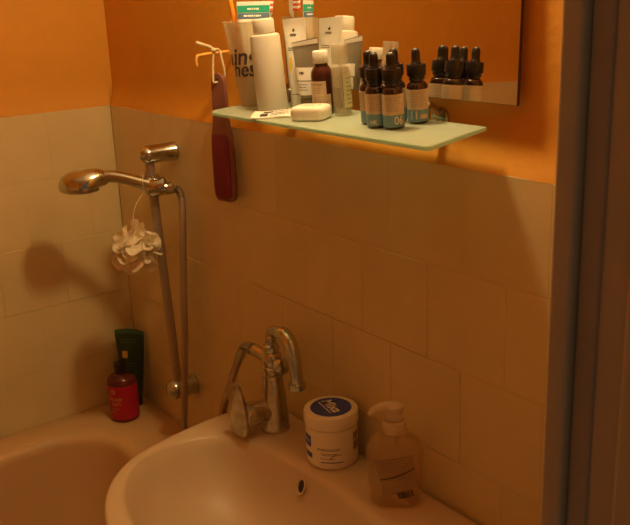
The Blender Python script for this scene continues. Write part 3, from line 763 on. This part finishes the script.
# white tube with leaf mark, behind the taupe one
def leaf(mb, fn, u, v, s):
    for du, dv, q in ((0,.5,1),(-.55,0,.8),(.55,0,.8),(0,-.05,.7)):
        mb.add([fn(u+s*(du+.5*q*math.cos(2*PI*k/10)), v+s*(dv+.6*q*math.sin(2*PI*k/10))) for k in range(10)], [tuple(range(10))])
wt = thing('hand_cream_tube', 'white cosmetic tube with dark leaf mark standing behind the taupe tube', 'tube', on_shelf(-1.142,-.0295), srot(.0, 0, -.02))
sc_ = squeeze_tube(.136,.0160,.060,.022, top_flat=.006)
cw2 = lambda x, z: .001*(x/.02)*(z/.139)**8
MB().rings(ell(sc_, 44, cw2)).build('tube_body', M['tubewhite'], wt)
MB().lathe([(.0,.0),(.0158,.0),(.0166,.002),(.0166,.021),(.0,.0225)], 32, cap0=False, cap1=False).build('cap', M['white'], wt)
pm = MB()
for side in (-1, 1):
    f = front_of(sc_, side, cw2); leaf(pm, f, 0, .118, .0034)
    strip(pm,-.0085,.0085,.1120,.1130,f,8); lines(pm,f,-.008,.008,(.1128,.1105),.0014,seed=12); lines(pm,f,-.012,.012,(.092,.089),.0012,seed=13)
pm.build('leaf_mark', M['print'], wt)
pm = MB(); f = front_of(sc_, -1, cw2)
pm.add([f(-.002+.0045*math.cos(2*PI*k/16), .068+.011*math.sin(2*PI*k/16)) for k in range(16)], [tuple(range(16))]); pm.build('yellow_mark', mat('yellow_print',(.85,.55,.04),.5,vary=(30,.04)), wt)

# taupe tube with white lower label
tt = thing('face_cream_tube', 'taupe cosmetic tube with white printed band beside the amber medicine bottle', 'tube', on_shelf(-1.0995,-.0430), srot(.15, 0, -.025))
sc_ = squeeze_tube(.106,.0145,.057,.020, top_flat=.005)
cw3 = lambda x, z: .0025*(x/.02)*(z/.106)**6
MB().rings(ell(sc_, 44, cw3)).build('tube_body', M['taupe'], tt)
MB().lathe([(.0,.0),(.0148,.0),(.0155,.0015),(.0152,.019),(.0,.0205)], 32, cap0=False, cap1=False).build('cap', M['taupecap'], tt)
f = front_of(sc_, -1, cw3)
for side in (-1, 1):
    f = front_of(sc_, side, cw3); f2 = lambda u, v, f=f, side=side: tuple(Vector(f(u,v)) + Vector((0,side*.0003,0)))
    pm = MB(); strip(pm,-.0185,.0185,.047,.066,f,14); strip(pm,-.0165,.0165,.025,.0455,f,14)
    lbp = pm.build('white_band', M['whiteprint'], tt)
    pm = MB(); strip(pm,-.0280,.0280,.0985,.1045,f,12); pm.build('crimp', M['tubewhite'], tt)
    pm = MB(); lines(pm,f2,-.008,.008,(.058,),.0036,seed=15); lines(pm,f2,-.010,.012,(.041,.037,.033),.0009,seed=16); pm.build('band_print', M['print'], lbp)

# amber medicine bottle
am = thing('medicine_bottle', 'amber glass medicine bottle with white screw cap and pale label', 'bottle', on_shelf(-1.0545,-.0515), srot(FACE-.25))
MB().lathe([(.0,.001),(.0140,.0),(.0160,.002),(.0165,.005),(.0165,.058),(.0158,.063),(.0132,.0675),(.0110,.0700),(.0100,.0725),(.0100,.077),(0,.077)], 40, cap0=False, cap1=False).build('body', M['amber'], am)
MB().lathe([(.0,.0750),(.0112,.0750),(.0117,.0760),(.0117,.0910),(.0108,.0925),(.0,.0928)], 44, cap0=False, cap1=False).build('screw_cap', M['white'], am)
lb = band(.0165,.011,.050,-PI/2-1.5,-PI/2+.55,30,.0003); lb2 = band(.0167,.011,.0305,-PI/2-1.5,-PI/2+.95,30,.0003); lb.add(lb2.v, lb2.f)
lo = lb.build('label', M['peach'], am)
f = cyl(.0165,-PI/2,.0008); pm = lines(MB(), f, -.012,.006,(.0455,),.0022,seed=51); lines(pm,f,-.012,.008,(.0405,.0370,.0335),.0009,seed=52); lines(pm,f,-.012,.013,(.0270,.0235,.0205,.0175,.0140),.0011,seed=53)
pm.build('label_print', M['greyprint'], lo)

# clear spray bottle
sp = thing('spray_bottle', 'small clear bottle with ribbed clear cap between amber bottle and droppers', 'bottle', on_shelf(-1.0165,-.0460), srot(FACE))
MB().lathe([(.0,.001),(.0120,.0),(.0134,.002),(.0140,.006),(.0140,.066),(.0130,.071),(.0110,.0745),(.0090,.076),(.0088,.079),(.0,.079)], 40, cap0=False, cap1=False).build('body', M['clear'], sp)
MB().lathe([(.0,.004),(.0118,.004),(.0126,.007),(.0126,.064),(.0118,.069),(.0,.070)], 36, cap0=False, cap1=False).build('liquid', M['oil'], sp)
rg = []
for r0, z in ((.0108,.0755),(.0115,.0765),(.0115,.1000),(.0108,.1020),(.0,.1022)):
    rg.append([(r0*(1+(.035 if k % 2 else 0))*math.cos(2*PI*k/60), r0*(1+(.035 if k % 2 else 0))*math.sin(2*PI*k/60), z) for k in range(60)])
MB().rings(rg).build('ribbed_cap', M['clearcap'], sp)
MB().tube([(0,0,.078),(0,0,.03),(.003,0,.006)], .0014, 8).build('dip_tube', M['white'], sp)
lo = band(.0140,.012,.062,-PI/2+.15,-PI/2+1.35,20,.0003).build('label', M['yellowlabel'], sp)
f = cyl(.0140,-PI/2,.0007); pm = MB()
for k in range(7): strip(pm,.0065,.0165-.002*(k%3),.018+k*.006,.0195+k*.006,f,4)
strip(pm,.015,.0175,.030,.044,f,3); pm.build('label_print', M['greyprint'], lo)

# soap bar
sb = thing('soap_bar', 'white rectangular bar of soap lying in front of the medicine bottle', 'soap', on_shelf(-1.036,-.0905), srot(math.radians(28)))
bm = bmesh.new(); bmesh.ops.create_cube(bm, size=1); bmesh.ops.subdivide_edges(bm, edges=bm.edges[:], cuts=7, use_grid_fill=True)
for v in bm.verts:
    p = v.co*2; q = [math.copysign(abs(c), c) for c in p]
    k = (abs(q[0])**7 + abs(q[1])**6 + abs(q[2])**4)**(1/6) or 1
    v.co = Vector((q[0]/max(1,k)*.0270, q[1]/max(1,k)*.0205, q[2]/max(1,k)*.0102 + .0102))
bm.verts.index_update()
MB().add([v.co[:] for v in bm.verts], [[v.index for v in f_.verts] for f_ in bm.faces]).build('bar', M['soap'], sb, sharp=180); bm.free()
zt_ = .0206
pm = MB(); ftop = lambda u, v: (u, v, zt_)
for k in range(20):
    a0, a1 = 2*PI*k/20, 2*PI*(k+1)/20
    if k % 7 == 3: continue
    pm.add([ftop(.016*math.cos(a0),.009*math.sin(a0)), ftop(.016*math.cos(a1),.009*math.sin(a1)), ftop(.0148*math.cos(a1),.0082*math.sin(a1)), ftop(.0148*math.cos(a0),.0082*math.sin(a0))], [(0,1,2,3)])
lines(pm, ftop, -.010,.012,(.002,-.002),.0016,seed=61)
pm.build('embossed_mark', M['greyprint'], sb)

# sachet
sa = thing('sachet', 'flat white sachet with dark print lying at the shelf front edge', 'sachet', on_shelf(-1.107,-.1080), srot(math.radians(38)))
def sfn(u, v): return (u, v, .0022 + .0016*math.sin(u*90)*math.cos(v*70) + .0020*math.exp(-(v/.008)**2) + .0055*((v+.013)/.026)**1.5)
vs = []; fs = []; nu, nv = 20, 8
for j in range(nv+1):
    for i in range(nu+1): vs.append(sfn(-.034+.068*i/nu, -.013+.026*j/nv))
for p in vs[:]: vs.append((p[0],p[1],max(.0,p[2]-.0024)))
K = (nu+1)*(nv+1)
for j in range(nv):
    for i in range(nu):
        a = j*(nu+1)+i; fs += [(a,a+1,a+nu+2,a+nu+1),(K+a,K+a+nu+1,K+a+nu+2,K+a+1)]
edge = [i for i in range(nu+1)] + [j*(nu+1)+nu for j in range(1,nv+1)] + [nv*(nu+1)+i for i in range(nu-1,-1,-1)] + [j*(nu+1) for j in range(nv-1,0,-1)]
for a, b in zip(edge, edge[1:]+edge[:1]): fs.append((a, K+a, K+b, b))
MB().add(vs, fs).build('foil', M['foil'], sa, sharp=60)
f = lambda u, v: tuple(Vector(sfn(u,v)) + Vector((0,0,.0006)))
pm = MB(); strip(pm,-.018,-.003,.003,.0095,f,6); strip(pm,-.021,-.009,-.0075,.000,f,6); lines(pm,f,.000,.026,(.006,),.003,seed=71); lines(pm,f,-.004,.026,(-.003,-.007),.0012,seed=72); pm.build('print', M['print'], sa)

# ------------------------------------------------------------------ light, world, camera
wd = bpy.data.worlds.new('world'); bpy.context.scene.world = wd; wd.use_nodes = True
wd.node_tree.nodes['Background'].inputs[0].default_value = (1.0,.78,.50,1); wd.node_tree.nodes['Background'].inputs[1].default_value = .095

cam = bpy.data.cameras.new('camera'); co = bpy.data.objects.new('camera', cam); C.objects.link(co)
Rm = ((0.6040061670879345, 0.7960954710147707, -0.037530669451963775), (0.21352610293720303, -0.20701482719623396, -0.9547520435617641), (-0.7678431828727746, 0.5686623447624115, -0.2950253957969094))
r, d, f = (Vector(v) for v in Rm)
mw = Matrix(((r.x,-d.x,-f.x,0),(r.y,-d.y,-f.y,0),(r.z,-d.z,-f.z,0),(0,0,0,1)))
mw = Matrix.Translation((0,-.862,ZC)) @ mw
co.matrix_world = mw
cam.sensor_width = 36; cam.lens = 36*880.42/630; cam.clip_start = .02
cam.dof.use_dof = True; cam.dof.focus_distance = 1.35; cam.dof.aperture_fstop = (cam.lens/1000)/.0030
sc = bpy.context.scene; sc.camera = co
sc.view_settings.view_transform = 'Standard'; sc.view_settings.look = 'None'; sc.view_settings.gamma = 1.; sc.view_settings.use_curve_mapping = False
sc.view_settings.exposure = 0.
